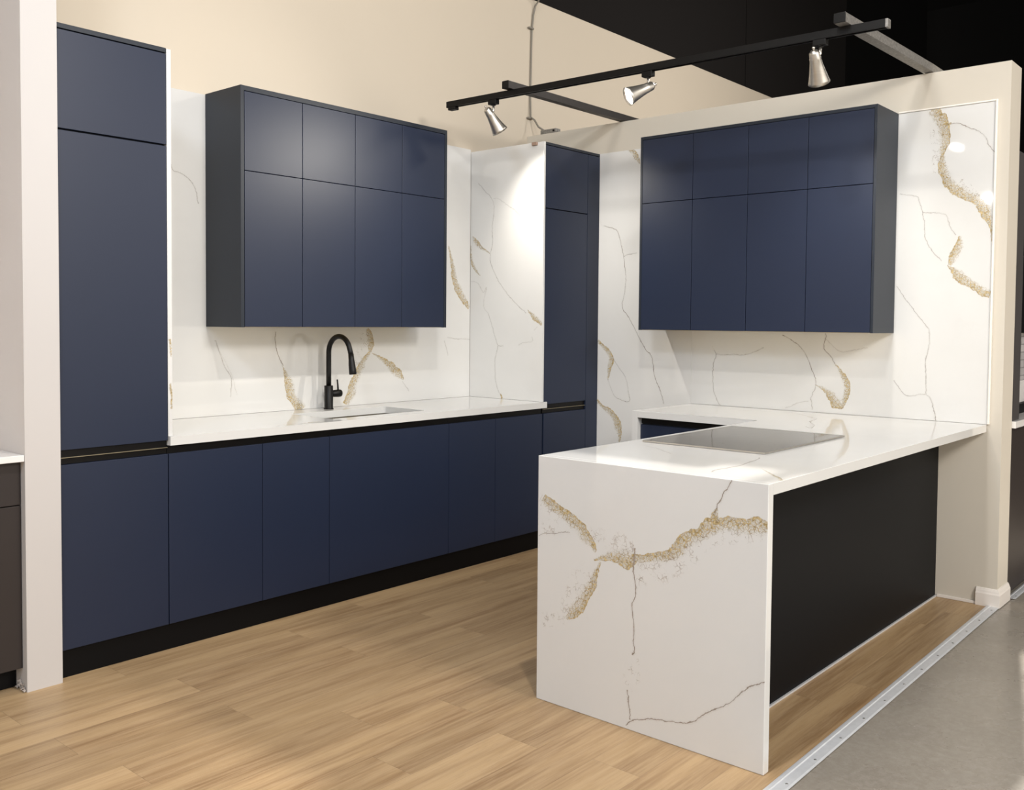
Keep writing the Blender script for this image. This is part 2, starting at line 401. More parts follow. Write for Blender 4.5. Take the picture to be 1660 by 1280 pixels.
VEINS = {
 'waterfall': [
  (1,1,1,[(-2.096,0.782,0.0167),(-2.153,0.74,0.0228),(-2.232,0.702,0.0286),(-2.293,0.663,0.0304),(-2.341,0.621,0.0242),(-2.363,0.596,0.0201)]),
  (1,-1,1,[(-2.355,0.569,0.0121),(-2.435,0.6,0.0239),(-2.496,0.595,0.0335),(-2.535,0.597,0.0431)]),
  (1,1,1,[(-2.516,0.602,0.0393),(-2.584,0.614,0.0311),(-2.65,0.63,0.023),(-2.687,0.654,0.0267),(-2.723,0.693,0.0321),(-2.785,0.732,0.028),(-2.819,0.76,0.0278),(-2.854,0.765,0.0277),(-2.905,0.768,0.0275),(-2.962,0.775,0.0272),(-3.025,0.776,0.0252)]),
  (1,1,1,[(-2.384,0.565,0.0141),(-2.358,0.513,0.0203),(-2.333,0.465,0.0245),(-2.307,0.421,0.0268),(-2.267,0.365,0.0312),(-2.237,0.33,0.021)]),
  (1,0,1,[(-2.837,0.823,0.0037),(-2.836,0.796,0.0166),(-2.829,0.77,0.0278)]),
  (0,0,0.8,[(-2.889,0.915,0.0022),(-2.877,0.886,0.0022),(-2.86,0.865,0.0022),(-2.852,0.844,0.0022),(-2.84,0.827,0.0022),(-2.834,0.799,0.0022)]),
  (0,0,1,[(-2.529,0.638,0.004),(-2.526,0.594,0.004),(-2.522,0.553,0.004)]),
  (0,0,0.8,[(-2.524,0.556,0.0022),(-2.529,0.528,0.0022),(-2.534,0.48,0.0022),(-2.523,0.447,0.0022),(-2.524,0.409,0.0022),(-2.529,0.369,0.0022),(-2.528,0.326,0.0022),(-2.532,0.285,0.0022),(-2.521,0.267,0.0022)]),
  (0,0,0.8,[(-2.505,0.139,0.002),(-2.512,0.086,0.002),(-2.517,0.037,0.002)]),
  (0,0,0.8,[(-2.5,0.013,0.0022),(-2.534,0.04,0.0022),(-2.593,0.062,0.0022),(-2.659,0.073,0.0022),(-2.756,0.098,0.0022),(-2.804,0.138,0.0022),(-2.856,0.172,0.0022),(-2.898,0.204,0.0022),(-2.931,0.24,0.0022),(-2.964,0.268,0.0022),(-3.016,0.297,0.0022)]),
  (0,0,0.5,[(-2.103,0.616,0.0016),(-2.132,0.629,0.0016),(-2.166,0.632,0.0016),(-2.222,0.646,0.0016),(-2.249,0.647,0.0016)]),
  (2,0,1,[(-2.33,0.66,0.0303),(-2.393,0.648,0.0449),(-2.455,0.649,0.0445),(-2.525,0.644,0.0342)]),
  (2,0,1,[(-2.536,0.554,0.0491),(-2.613,0.572,0.0582),(-2.706,0.621,0.0524),(-2.777,0.684,0.0422),(-2.829,0.72,0.0325),(-2.914,0.734,0.0275),(-3.011,0.756,0.0226)]),
  (2,0,1,[(-2.343,0.528,0.0457),(-2.285,0.465,0.0618),(-2.247,0.387,0.0469),(-2.204,0.325,0.0422),(-2.124,0.303,0.0321)]),
  (2,0,1,[(-2.113,0.74,0.0417),(-2.165,0.693,0.0517),(-2.132,0.625,0.0418)]),
  (2,0,1,[(-2.523,0.275,0.0161),(-2.529,0.243,0.0364),(-2.522,0.19,0.0468),(-2.515,0.138,0.0225)]),
  (2,0,1,[(-2.536,0.537,0.0197),(-2.547,0.498,0.0138)]),
 ],
 'W1': [
  (0,0,0.45,[(1.05,1.332,0.002),(1.073,1.27,0.002),(1.09,1.223,0.002),(1.113,1.166,0.002),(1.143,1.123,0.002),(1.154,1.071,0.002),(1.148,1.009,0.002)]),
  (0,0,0.6,[(1.427,1.346,0.003),(1.423,1.287,0.003),(1.446,1.21,0.003),(1.474,1.16,0.003)]),
  (1,-1,1,[(1.469,1.164,0.0077),(1.501,1.099,0.0233),(1.518,1.044,0.0286),(1.531,0.993,0.0313),(1.571,0.952,0.0367),(1.602,0.915,0.0394)]),
  (1,1,1,[(2.067,1.362,0.0331),(2.09,1.291,0.0277),(2.095,1.226,0.0305)]),
  (1,-1,1,[(2.095,1.232,0.0249),(2.037,1.162,0.0303),(1.999,1.104,0.0274),(1.969,1.046,0.0273),(1.947,0.989,0.0328),(1.905,0.923,0.0326)]),
  (1,1,1,[(2.106,1.217,0.0083),(2.193,1.175,0.0196),(2.257,1.131,0.0282),(2.323,1.08,0.0313),(2.36,1.052,0.0172)]),
  (2,0,1,[(2.036,1.339,0.055),(2.037,1.244,0.055),(1.961,1.129,0.0409)]),
  (0,0,0.4,[(2.348,1.042,0.0015),(2.407,0.977,0.0015)]),
  (1,-1,1,[(2.744,1.895,0.0138),(2.773,1.81,0.0184),(2.802,1.692,0.0277),(2.843,1.614,0.0325),(2.884,1.558,0.028),(2.943,1.503,0.0235)]),
  (0,0,0.4,[(2.738,1.303,0.0018),(2.852,1.296,0.0018),(2.951,1.291,0.0018)]),
  (0,0,0.4,[(2.71,1.285,0.0018),(2.733,1.226,0.0018),(2.744,1.19,0.0018)]),
  (0,0,0.5,[(0.817,2.176,0.002),(0.833,2.133,0.002),(0.869,2.129,0.002),(0.922,2.099,0.002),(0.952,2.053,0.002),(0.969,1.988,0.002)]),
  (0,0,0.2,[(1.063,1.276,0.0015),(1.142,1.147,0.0015),(1.189,1.016,0.0015)]),
 ],
 'pantry': [
  (0,0,0.42,[(-0.042,2.327,0.002),(-0.095,2.287,0.002),(-0.138,2.245,0.002),(-0.181,2.21,0.002),(-0.207,2.154,0.002),(-0.203,2.085,0.002),(-0.193,2.024,0.002),(-0.194,1.908,0.002),(-0.174,1.854,0.002),(-0.18,1.8,0.002),(-0.206,1.745,0.002),(-0.238,1.69,0.002),(-0.275,1.639,0.002),(-0.378,1.542,0.002),(-0.483,1.465,0.002)]),
  (0,0,0.35,[(-0.202,2.202,0.0018),(-0.243,2.196,0.0018),(-0.285,2.171,0.0018),(-0.356,2.132,0.0018),(-0.417,2.086,0.0018),(-0.462,2.068,0.0018),(-0.525,2.097,0.0018)]),
  (1,1,0.8,[(-0.019,1.967,0.0129),(-0.045,1.931,0.022),(-0.078,1.905,0.0182),(-0.11,1.884,0.0109),(-0.174,1.848,0.0072)]),
  (1,-1,0.8,[(-0.002,1.909,0.0046),(-0.008,1.838,0.011),(-0.036,1.766,0.0128),(-0.09,1.709,0.0073)]),
  (0,0,0.35,[(-0.006,1.674,0.0015),(-0.07,1.66,0.0015),(-0.117,1.6,0.0015),(-0.145,1.633,0.0015)]),
  (0,0,0.3,[(-0.145,1.633,0.0015),(-0.124,1.515,0.0015),(-0.164,1.46,0.0015)]),
  (0,0,0.4,[(-0.164,1.46,0.0018),(-0.193,1.388,0.0018),(-0.222,1.321,0.0018),(-0.251,1.259,0.0018),(-0.296,1.256,0.0018)]),
  (0,0,0.45,[(-0.251,1.255,0.0018),(-0.227,1.162,0.0018),(-0.225,1.069,0.0018),(-0.243,0.986,0.0018),(-0.277,0.937,0.0018)]),
  (1,-1,1,[(-0.494,1.489,0.0038),(-0.516,1.468,0.0094),(-0.558,1.436,0.0205),(-0.613,1.396,0.0093)]),
  (1,0,1,[(-0.274,0.946,0.0067),(-0.288,0.917,0.0135)]),
  (0,0,0.35,[(-0.575,1.383,0.0015),(-0.549,1.359,0.0015)]),
  (0,0,0.35,[(-0.422,1.263,0.0015),(-0.465,1.28,0.0015),(-0.534,1.29,0.0015),(-0.53,1.318,0.0015)]),
 ],
 'W2': [
  (0,0,0.6,[(-0.622,2.05,0.0025),(-0.692,2.035,0.0025),(-0.761,2.008,0.0025),(-0.789,1.939,0.0025),(-0.815,1.837,0.0025),(-0.834,1.69,0.0025),(-0.828,1.612,0.0025),(-0.809,1.511,0.0025),(-0.864,1.443,0.0025),(-0.933,1.332,0.0025),(-0.993,1.244,0.0025),(-1.033,1.206,0.0025),(-1.054,1.135,0.0025),(-1.068,1.058,0.0025),(-1.101,0.994,0.0025),(-1.134,0.902,0.0025)]),
  (0,0,0.5,[(-0.818,1.837,0.002),(-0.858,1.852,0.002),(-0.92,1.857,0.002)]),
  (1,1,1,[(-0.616,1.286,0.0133),(-0.668,1.247,0.0159),(-0.711,1.203,0.0238),(-0.725,1.157,0.0238),(-0.712,1.1,0.0212),(-0.702,1.033,0.0133)]),
  (0,0,0.45,[(-0.736,1.175,0.0018),(-0.795,1.114,0.0018),(-0.843,1.048,0.0018),(-0.865,0.959,0.0018),(-0.873,0.897,0.0018),(-0.777,0.914,0.0018)]),
  (0,0,0.35,[(-0.702,1.036,0.0018),(-0.749,0.941,0.0018),(-0.777,0.918,0.0018)]),
  (1,1,1,[(-0.614,0.893,0.0134),(-0.66,0.855,0.0133),(-0.73,0.814,0.0239),(-0.773,0.76,0.0317),(-0.794,0.704,0.0317),(-0.798,0.63,0.0211)]),
  (1,1,1,[(-0.836,2.535,0.0142),(-0.893,2.49,0.0235),(-0.932,2.423,0.014)]),
  (0,0,0.6,[(-1.456,1.273,0.002),(-1.496,1.225,0.002),(-1.481,1.172,0.002),(-1.477,1.107,0.002),(-1.477,1.042,0.002),(-1.489,0.986,0.002),(-1.517,0.931,0.002),(-1.533,0.917,0.002)]),
  (0,0,0.45,[(-1.496,1.225,0.0018),(-1.6,1.224,0.0018),(-1.713,1.232,0.0018),(-1.756,1.249,0.0018),(-1.806,1.271,0.0018)]),
  (0,0,0.65,[(-1.92,1.349,0.002),(-1.978,1.319,0.002),(-2.022,1.29,0.002),(-2.059,1.245,0.002),(-2.084,1.201,0.002),(-2.101,1.148,0.002),(-2.121,1.104,0.002),(-2.126,1.068,0.002)]),
  (0,0,0.5,[(-2.126,1.07,0.0018),(-2.115,1.036,0.0018),(-2.096,0.997,0.0018),(-2.104,0.959,0.0018),(-2.109,0.93,0.0018)]),
  (0,0,0.35,[(-2.084,0.977,0.0015),(-2.025,0.962,0.0015),(-1.945,0.926,0.0015)]),
  (0,0,0.65,[(-2.174,1.36,0.0025),(-2.176,1.338,0.0025),(-2.166,1.301,0.0025),(-2.176,1.263,0.0025),(-2.207,1.234,0.0025),(-2.232,1.192,0.0025)]),
  (0,0,0.35,[(-2.176,1.331,0.0015),(-2.221,1.287,0.0015),(-2.259,1.262,0.0015),(-2.304,1.261,0.0015),(-2.356,1.275,0.0015),(-2.41,1.288,0.0015)]),
  (1,1,1,[(-2.229,1.194,0.0054),(-2.258,1.162,0.0126),(-2.285,1.119,0.018),(-2.297,1.082,0.0198),(-2.298,1.038,0.0198),(-2.288,0.993,0.0216),(-2.27,0.944,0.0198)]),
  (1,-1,1,[(-2.122,1.07,0.0055),(-2.161,1.053,0.0127),(-2.192,1.032,0.0181),(-2.227,0.997,0.0289),(-2.262,0.966,0.0325),(-2.285,0.952,0.0198)]),
  (1,1,1,[(-2.714,2.526,0.0309),(-2.742,2.486,0.0308),(-2.767,2.444,0.0348),(-2.778,2.38,0.0265),(-2.776,2.325,0.0265),(-2.771,2.271,0.0285)]),
  (1,-1,1,[(-2.771,2.279,0.0305),(-2.775,2.223,0.0386),(-2.803,2.15,0.0365),(-2.848,2.099,0.0303),(-2.9,2.068,0.0282),(-2.952,2.021,0.0281),(-2.989,1.972,0.028),(-3.008,1.933,0.02),(-3.016,1.887,0.009),(-3.015,1.829,0.004)]),
  (1,0,1,[(-2.781,2.438,0.0184),(-2.812,2.44,0.0051)]),
  (0,0,0.7,[(-2.81,2.438,0.002),(-2.848,2.433,0.002),(-2.892,2.408,0.002),(-2.943,2.379,0.002),(-2.976,2.344,0.002),(-2.991,2.308,0.002),(-3.021,2.262,0.002)]),
  (0,0,0.4,[(-2.561,2.099,0.002),(-2.644,2.08,0.002),(-2.664,2.051,0.002),(-2.679,1.994,0.002),(-2.69,1.945,0.002),(-2.697,1.865,0.002),(-2.736,1.791,0.002),(-2.782,1.742,0.002)]),
  (0,0,0.5,[(-2.679,1.995,0.002),(-2.754,1.987,0.002),(-2.8,1.966,0.002),(-2.816,1.914,0.002),(-2.847,1.869,0.002)]),
  (1,-1,1,[(-2.869,1.864,0.0201),(-2.864,1.817,0.0241),(-2.842,1.763,0.0281),(-2.822,1.717,0.0261)]),
  (1,-1,1,[(-2.809,1.719,0.01),(-2.851,1.681,0.0261),(-2.896,1.636,0.026),(-2.948,1.604,0.0259),(-3.021,1.571,0.0258)]),
  (2,0,1,[(-2.728,2.417,0.0307),(-2.738,2.314,0.0306),(-2.749,2.194,0.0305)]),
  (2,0,1,[(-2.869,2.152,0.0303),(-2.958,2.067,0.0301)]),
  (0,0,0.45,[(-2.557,1.615,0.002),(-2.638,1.503,0.002),(-2.704,1.416,0.002),(-2.73,1.38,0.002),(-2.728,1.3,0.002),(-2.713,1.226,0.002),(-2.718,1.139,0.002),(-2.72,1.052,0.002)]),
  (0,0,0.5,[(-2.555,1.117,0.0022),(-2.621,1.039,0.0022),(-2.72,1.049,0.0022),(-2.756,0.995,0.0022),(-2.772,0.917,0.0022)]),
 ],
 'top': [
  (0,0,0.55,[(1.132,-2.796,0.0035),(1.235,-2.753,0.0035),(1.32,-2.756,0.0035),(1.4,-2.764,0.0035),(1.502,-2.751,0.0035),(1.597,-2.739,0.0035),(1.636,-2.722,0.0035)]),
  (1,1,0.7,[(1.394,-2.846,0.0019),(1.345,-2.892,0.0043),(1.284,-2.944,0.0067),(1.25,-2.976,0.0078),(1.202,-3.011,0.0076)]),
  (2,0,1,[(1.378,-2.779,0.0032),(1.458,-2.785,0.0052),(1.464,-2.817,0.0065)]),
  (0,0,0.45,[(3.489,-1.903,0.005),(3.385,-2.079,0.005),(3.257,-2.212,0.005),(3.179,-2.282,0.005),(3.024,-2.316,0.005),(2.881,-2.396,0.005),(2.727,-2.449,0.005),(2.791,-2.391,0.005)]),
  (0,0,0.25,[(1.626,-2.228,0.003),(1.578,-2.32,0.003),(1.493,-2.432,0.003)]),
  (0,0,0.15,[(3.391,-1.632,0.005),(3.298,-1.774,0.005),(3.399,-1.815,0.005),(3.362,-1.947,0.005)]),
 ],
}

# ------------------------------------------------------------------ dimensions (metres, from the photograph's geometry)
D = .6163          # front plane of the sink-wall cabinets
X2 = 3.5375        # face of the right-hand wall
CT = .915          # worktop height
TK = .1134         # plinth height
DH = .8428         # top of base doors
TH = .0377         # worktop thickness

# ------------------------------------------------------------------ the setting
struct('floor', box(-14, X2+.4, -3.055, .019, -.12, 0), 'wood')
struct('floor_2', box(-14, 14, -16, -3.055, -.12, -.004), 'concrete')
struct('floor_3', box(X2+.4, 14, -3.055, 6, -.12, -.004), 'concrete')
struct('ceiling', box(-9, 14, -12, 6, 6.0, 6.1), 'darker')
struct('wall_back', box(-9, 12, .019, .16, 0, 3.675), 'paint')
struct('wall_upper', box(-9, 9.2, .019, .20, 3.675, 6.0), 'dark')
struct('wall_upper_2', box(9.2, 12, .019, .20, 3.675, 6.0), 'darker')
struct('trim_2', box(6.765, 6.785, .009, .0186, 3.68, 6.0), 'dark')
struct('wall_right', box(X2+.0055, X2+.2, -3.082, .018, 0, 2.712), 'paint_right')
struct('wall_left', box(-.137, -.005, -.641, .0185, 0, 3.675), 'paint_white')
struct('wall_far', box(13, 13.2, -12, 6, 0, 6), 'darker')
# chipped plaster at the foot of the left wing wall
bm = bmesh.new()
for k in range(26):
    t = random.random(); y = -.638+.075*random.random(); z = .006+.030*t*t
    s = .003+.005*random.random()
    vs = [bm.verts.new((-.139-.010*random.random()*(1.3-t)+dx*s*.4, y+dy*s, z+dz*s)) for dx, dy, dz in
          ((0, -1, -1), (1, 1, -.6), (1, -.5, 1), (-1.5, .2, .1))]
    for a, b, c in ((0, 1, 2), (0, 2, 3), (0, 3, 1), (1, 3, 2)): bm.faces.new((vs[a], vs[b], vs[c]))
tag(obj('plaster_crumbs', bm, 'plaster'), 'crumbled grey plaster at the foot of the white wing wall at far left', 'plaster')

# skirting wrapping the free end of the right wall, with a moulded top
def skirting():
    bm = bmesh.new(); prof = [(0, 0), (.016, 0), (.016, .062), (.012, .070), (.010, .078), (.005, .088), (0, .090)]
    path = [((X2+.0055, -2.985), (-1, 0)), ((X2+.0055, -3.082), (-1, -1)), ((X2+.2, -3.082), (0, -1))]
    rings = []
    for (x, y), (nx, ny) in path: rings.append([bm.verts.new((x+nx*d, y+ny*d, z)) for d, z in prof])
    n = len(prof)
    for a, b in zip(rings, rings[1:]):
        for k in range(n): bm.faces.new((a[k], a[(k+1) % n], b[(k+1) % n], b[k]))
    bm.faces.new(rings[0]); bm.faces.new(list(reversed(rings[-1])))
    return bm
struct('baseboard_right', skirting(), 'trimw')

bm = bmesh.new(); add_box(bm, X2-.004, X2+.005, -2.985, -2.7965, .0005, .016, bev=.002)
struct('trim_1', bm, 'trimw')
# aluminium transition strips with screws
def strip(name, p0, p1, w, label, nscrew, first):
    t = thing(name, label, 'floor strip', ((p0[0]+p1[0])/2, (p0[1]+p1[1])/2, 0), None)
    d = Vector((p1[0]-p0[0], p1[1]-p0[1], 0)); L = d.length; d.normalize(); nrm = Vector((-d.y, d.x, 0))
    bm = bmesh.new(); prof = [(-w/2, .0005), (-w/2+.006, .0035), (-.004, .0045), (w*.16, .0045), (w*.2, .0075), (w*.36, .0075), (w*.42, .0040), (w/2, .0035), (w/2, 0.0003), (-w/2, .0002)]
    r = []
    for e in (p0, p1): r.append([bm.verts.new(Vector((e[0], e[1], z))+nrm*o) for o, z in prof])
    n = len(prof)
    for k in range(n): bm.faces.new((r[0][k], r[0][(k+1) % n], r[1][(k+1) % n], r[1][k]))
    bm.faces.new(r[0]); bm.faces.new(list(reversed(r[1])))
    obj('strip_profile', bm, 'alu', t)
    for k in range(nscrew):
        q = Vector((p0[0], p0[1], 0))+d*(first+k*(L-2*first)/max(1, nscrew-1))+nrm*(-.012)
        bm = bmesh.new(); add_lathe(bm, [(0, .0045), (.0012, .0045), (.0022, .002)], (q.x, q.y, .0042), (0, 0, 1), 10)
        obj('screw', bm, 'screw', t)
strip('transition_strip', (-.5, -3.095), (X2+.02, -3.066), .056, 'long aluminium floor strip between the wood planks and grey concrete', 19, .1)
strip('transition_strip', (X2+.225, -3.096), (5.2, -3.096), .040, 'short aluminium floor strip running off beyond the free wall end', 8, .05)

# ------------------------------------------------------------------ navy fronts
def front_y(name, x0, x1, z0, z1, parent, y=-D, t=.019, m='navy', g=.0016):
    return obj(name, box(x0+g, x1-g, y, y+t, z0+g, z1-g, bev=.001), m, parent)
def front_x(name, y0, y1, z0, z1, parent, x, t=.019, m='navy', g=.0016):
    return obj(name, box(x, x+t, y0+g, y1-g, z0+g, z1-g, bev=.001), m, parent)

# tall cabinet at the left end of the run
t = thing('tall_cabinet', 'tall navy cabinet with three flat doors at the left end, beside the white wing wall', 'cabinet', (.227, -.3, 0))
bm = bmesh.new(); add_box(bm, .001, .4525, -D+.024, 0.016, TK, 2.512); add_box(bm, .001, .4525, -D, 0.016, 2.514, 2.533, bev=.001)
obj('carcass', bm, 'navy_case', t)
front_y('door', 0, .4535, 2.1345, 2.511, t); front_y('door', 0, .4535, .8973, 2.1305, t); front_y('door', 0, .4535, TK, DH, t)
bm = bmesh.new(); add_box(bm, .002, .452, -D+.012, -D+.024, DH, .8973); o = obj('finger_channel', bm, 'channel', t); o['label'] = 'black finger-pull channel'
obj('channel_lip', box(.002, .452, -D+.002, -D+.012, .8672, .8692), 'brasslip', t)

# long plinth
tag(obj('plinth', box(.0, X2-.14, -D+.022, -D+.038, 0.0005, TK-.001), 'black'), 'long black recessed plinth board under the navy cabinets on the sink wall', 'plinth')

# base cabinets under the sink-wall worktop
def base_unit(x0, x1, splits, label, open_top=False):
    t = thing('base_cabinet', label, 'cabinet', ((x0+x1)/2, -.3, TK), 'navy base cabinets under the sink-wall worktop')
    bm = bmesh.new(); y0, y1 = -D+.026, .014; s = .016
    add_box(bm, x0+.001, x0+s, y0, y1, TK, .874); add_box(bm, x1-s, x1-.001, y0, y1, TK, .874)
    add_box(bm, x0+s, x1-s, y0, y1, TK, TK+s); add_box(bm, x0+s, x1-s, y1-.01, y1, TK+s, .874)
    obj('carcass', bm, 'navy_case', t)
    xs = [x0]+splits+[x1]
    for a, b in zip(xs, xs[1:]): front_y('door', a, b, TK, DH, t)
    o = obj('finger_channel', box(x0+.0005, x1-.0005, -D+.012, -D+.026, DH-.01, .874), 'channel', t)
    o['label'] = 'black finger-pull channel'
base_unit(.4545, .9197, [], 'navy base cabinet under the worktop, touching the tall left cabinet')
base_unit(.9197, 1.3047, [], 'narrow navy base cabinet just left of the wide sink front')
base_unit(1.3047, 2.1351, [], 'widest navy base cabinet front, directly below the sink')
base_unit(2.1351, 2.9565, [2.522], 'navy two-door base cabinet right of the sink, partly hidden by the island panel')

# pantry cabinet on the right of the worktop
t = thing('pantry_cabinet', 'tall navy pantry cabinet in the corner behind the veined side slab', 'cabinet', (3.25, -.3, 0))
bm = bmesh.new(); px0 = 2.9675
add_box(bm, px0, X2-.001, -D+.024, -.0002, TK, 2.499); add_box(bm, px0, X2-.001, -D, -.0002, 2.503, 2.519, bev=.001)
obj('carcass', bm, 'navy_case', t)
front_y('door', px0, 3.405, 2.115, 2.501, t); front_y('door', px0, 3.405, .8973, 2.112, t); front_y('door', px0, 3.405, TK, DH, t)
front_y('filler_strip', 3.405, X2-.0005, TK, 2.501, t)
o = obj('finger_channel', box(px0+.001, 3.404, -D+.012, -D+.024, DH, .8973), 'channel', t); o['label'] = 'black finger-pull channel'
obj('channel_lip', box(px0+.001, 3.404, -D+.002, -D+.012, .8672, .8692), 'brasslip', t)

# wall cabinets
def wall_unit_y():
    x0, x1, z0, z1, y = 1.007, 2.413, 1.3725, 2.5375, -.313
    t = thing('wall_cabinet', 'wide navy wall cabinet with eight flat doors above the sink', 'cabinet', ((x0+x1)/2, -.15, z0))
    bm = bmesh.new()
    add_box(bm, x0, x0+.0195, y, -.0016, z0, z1, bev=.001); add_box(bm, x1-.0195, x1, y, -.0016, z0, z1, bev=.001)
    add_box(bm, x0+.0195, x1-.0195, y, -.0016, z1-.024, z1, bev=.001)
    add_box(bm, x0+.02, x1-.02, y+.023, -.0016, z0+.006, z1-.0245)
    obj('case', bm, 'navy_case', t)
    o = obj('bottom_panel', box(x0+.0200, x1-.0200, y+.0205, -.0016, z0+.0005, z0+.0055), 'warm_bounce', t); o['label'] = 'pale underside panel, tinted to bounce warm light'
    xs = [1.0275, 1.3700, 1.7150, 2.0550, 2.3925]
    for a, b in zip(xs, xs[1:]):
        front_y('door', a, b, 2.131, 2.5125, t, y); front_y('door', a, b, z0+.0005, 2.131, t, y)
wall_unit_y()
def wall_unit_x():
    y0, y1, z0, z1, x = -2.5477, -1.1367, 1.367, 2.5213, X2-.3093
    t = thing('wall_cabinet', 'wide navy wall cabinet with eight flat doors above the cooktop island', 'cabinet', (3.4, (y0+y1)/2, z0))
    bm = bmesh.new(); xb = X2-.0062
    add_box(bm, x, xb, y0, y0+.0145, z0, z1, bev=.001); add_box(bm, x, xb, y1-.0145, y1, z0, z1, bev=.001)
    add_box(bm, x, xb, y0+.0145, y1-.0145, z1-.018, z1, bev=.001)
    add_box(bm, x+.023, xb, y0+.015, y1-.015, z0+.006, z1-.0185)
    obj('case', bm, 'navy_case', t)
    o = obj('bottom_panel', box(x+.0205, xb, y0+.015, y1-.015, z0+.0005, z0+.0055), 'warm_bounce', t); o['label'] = 'pale underside panel, tinted to bounce warm light'
    ys = [-1.1515, -1.494, -1.841, -2.186, -2.533]
    for a, b in zip(ys, ys[1:]):
        front_x('door', b, a, 2.124, 2.503, t, x); front_x('door', b, a, z0+.0005, 2.124, t, x)
wall_unit_x()

# ------------------------------------------------------------------ quartz
o = slab('marble_backsplash', (.4755, 2.9485, 0, .018, CT+.0004, 2.535), ('y', 0), VEINS['W1'])
tag(o, 'white gold-veined slab covering the wall behind the faucet', 'backsplash')
o = slab('marble_side_panel', (2.949, 2.9665, -D-.0005, -.0004, CT+.0004, 2.519), ('x', 2.949), VEINS['pantry'])
tag(o, 'brightly lit white veined side slab covering the pantry cabinet', 'side panel')
o = slab('marble_side_panel', (.4545, .4745, -D+.0005, -.0004, CT+.0004, 2.531), ('y', -D), [
    (1, 0, .9, [(.462, 1.35, .006), (.466, 1.30, .008), (.468, 1.25, .005)]), (1, 0, .9, [(.465, 1.14, .006), (.469, 1.10, .008), (.468, 1.03, .008)])])
tag(o, 'narrow white slab edge standing against the tall left cabinet', 'side panel')
xs = X2-.0045
VW = [v for v in VEINS['W2']]
o = slab('marble_backsplash', (xs, X2+.0050, -1.3268, -D-.0005, .001, 2.521), ('x', xs), VW)
tag(o, 'floor-length white veined slab between the pantry and the right wall cabinet', 'backsplash')
o = slab('marble_backsplash', (xs, X2+.0050, -3.0182, -1.3272, CT+.0004, 2.521), ('x', xs), VW)
tag(o, 'white gold-veined slab on the right wall behind the cooktop island', 'backsplash')
bm = bmesh.new(); add_box(bm, xs-.006, X2+.0054, -3.0275, -3.0186, CT+.001, 2.530, bev=.0015); add_box(bm, xs-.006, X2+.0054, -3.0186, -2.5482, 2.5216, 2.530, bev=.0015)
tag(obj('edge_trim', bm, 'caulk'), 'thin pale edge trim around the slab on the right wall', 'trim')

# sink-wall worktop with the sink cut-out
sx0, sx1, sy0, sy1 = 1.395, 2.047, -.520, -.178
t = thing('worktop', 'long white quartz worktop with sink cut-out on the left navy cabinets', 'worktop', (1.7, -.3, CT-TH))
def top_with_hole():
    bm = bmesh.new(); yf = -D-.0143; z0, z1 = CT-TH, CT
    outer = [(.456, yf), (2.9845, yf), (2.9845, -D-.0008), (2.949, -D-.0008), (2.949, 0), (.456, 0)]
    r = .018; inner = []
    for cx, cy, a0 in ((sx0+r, sy0+r, PI), (sx1-r, sy0+r, 1.5*PI), (sx1-r, sy1-r, 0), (sx0+r, sy1-r, .5*PI)):
        for k in range(6): a = a0+k/5*PI/2; inner.append((cx+r*math.cos(a), cy+r*math.sin(a)))
    rings = {}
    for z in (z0, z1):
        for nm, pl in (('o', outer), ('i', inner)): rings[nm, z] = [bm.verts.new((x, y, z)) for x, y in pl]
        es = []
        for nm in 'oi':
            q = rings[nm, z]
            for k in range(len(q)): es.append(bm.edges.new((q[k], q[(k+1) % len(q)])))
        bmesh.ops.triangle_fill(bm, use_beauty=True, use_dissolve=False, edges=es)
    for nm in 'oi':
        a, b = rings[nm, z0], rings[nm, z1]
        for k in range(len(a)): bm.faces.new((a[k], a[(k+1) % len(a)], b[(k+1) % len(a)], b[k]))
    return bm
obj('slab', top_with_hole(), 'quartz', t)
o = slab('faint_vein', (.98, 1.31, -.631, -.55, CT-.0006, CT+.0001), ('z', CT), [
    (0, 0, .9, [(1.0, -.60, .004), (1.06, -.585, .005), (1.12, -.59, .004), (1.2, -.60, .004)]),
    (1, 0, .9, [(1.15, -.60, .012), (1.22, -.592, .018), (1.29, -.60, .012)])], t, bev=0)

# undermount sink
t = thing('kitchen_sink', 'rectangular undermount steel sink set into the left worktop', 'sink', ((sx0+sx1)/2, (sy0+sy1)/2, .7))
def sink_bowl():
    bm = bmesh.new(); rings = []
    for z, ins, r in ((CT-TH-.0008, -.012, .02), (CT-TH-.0008, .0, .02), (.72, .006, .02), (.690, .018, .025), (.684, .05, .03)):
        q = []
        for cx, cy, a0 in ((sx0+ins+r, sy0+ins+r, PI), (sx1-ins-r, sy0+ins+r, 1.5*PI), (sx1-ins-r, sy1-ins-r, 0), (sx0+ins+r, sy1-ins-r, .5*PI)):
            for k in range(6): a = a0+k/5*PI/2; q.append(bm.verts.new((cx+r*math.cos(a), cy+r*math.sin(a), z)))
        rings.append(q)
    for a, b in zip(rings, rings[1:]):
        for k in range(len(a)): bm.faces.new((a[k], a[(k+1) % len(a)], b[(k+1) % len(a)], b[k])).smooth = True
    bm.faces.new(rings[-1])
    return bm
obj('bowl', sink_bowl(), 'sink', t)
bm = bmesh.new(); add_lathe(bm, [(0, .045), (.002, .045), (.002, .036), (-.004, .030)], (1.72, -.33, .6845), (0, 0, 1), 24)
obj('drain', bm, 'screw', t)

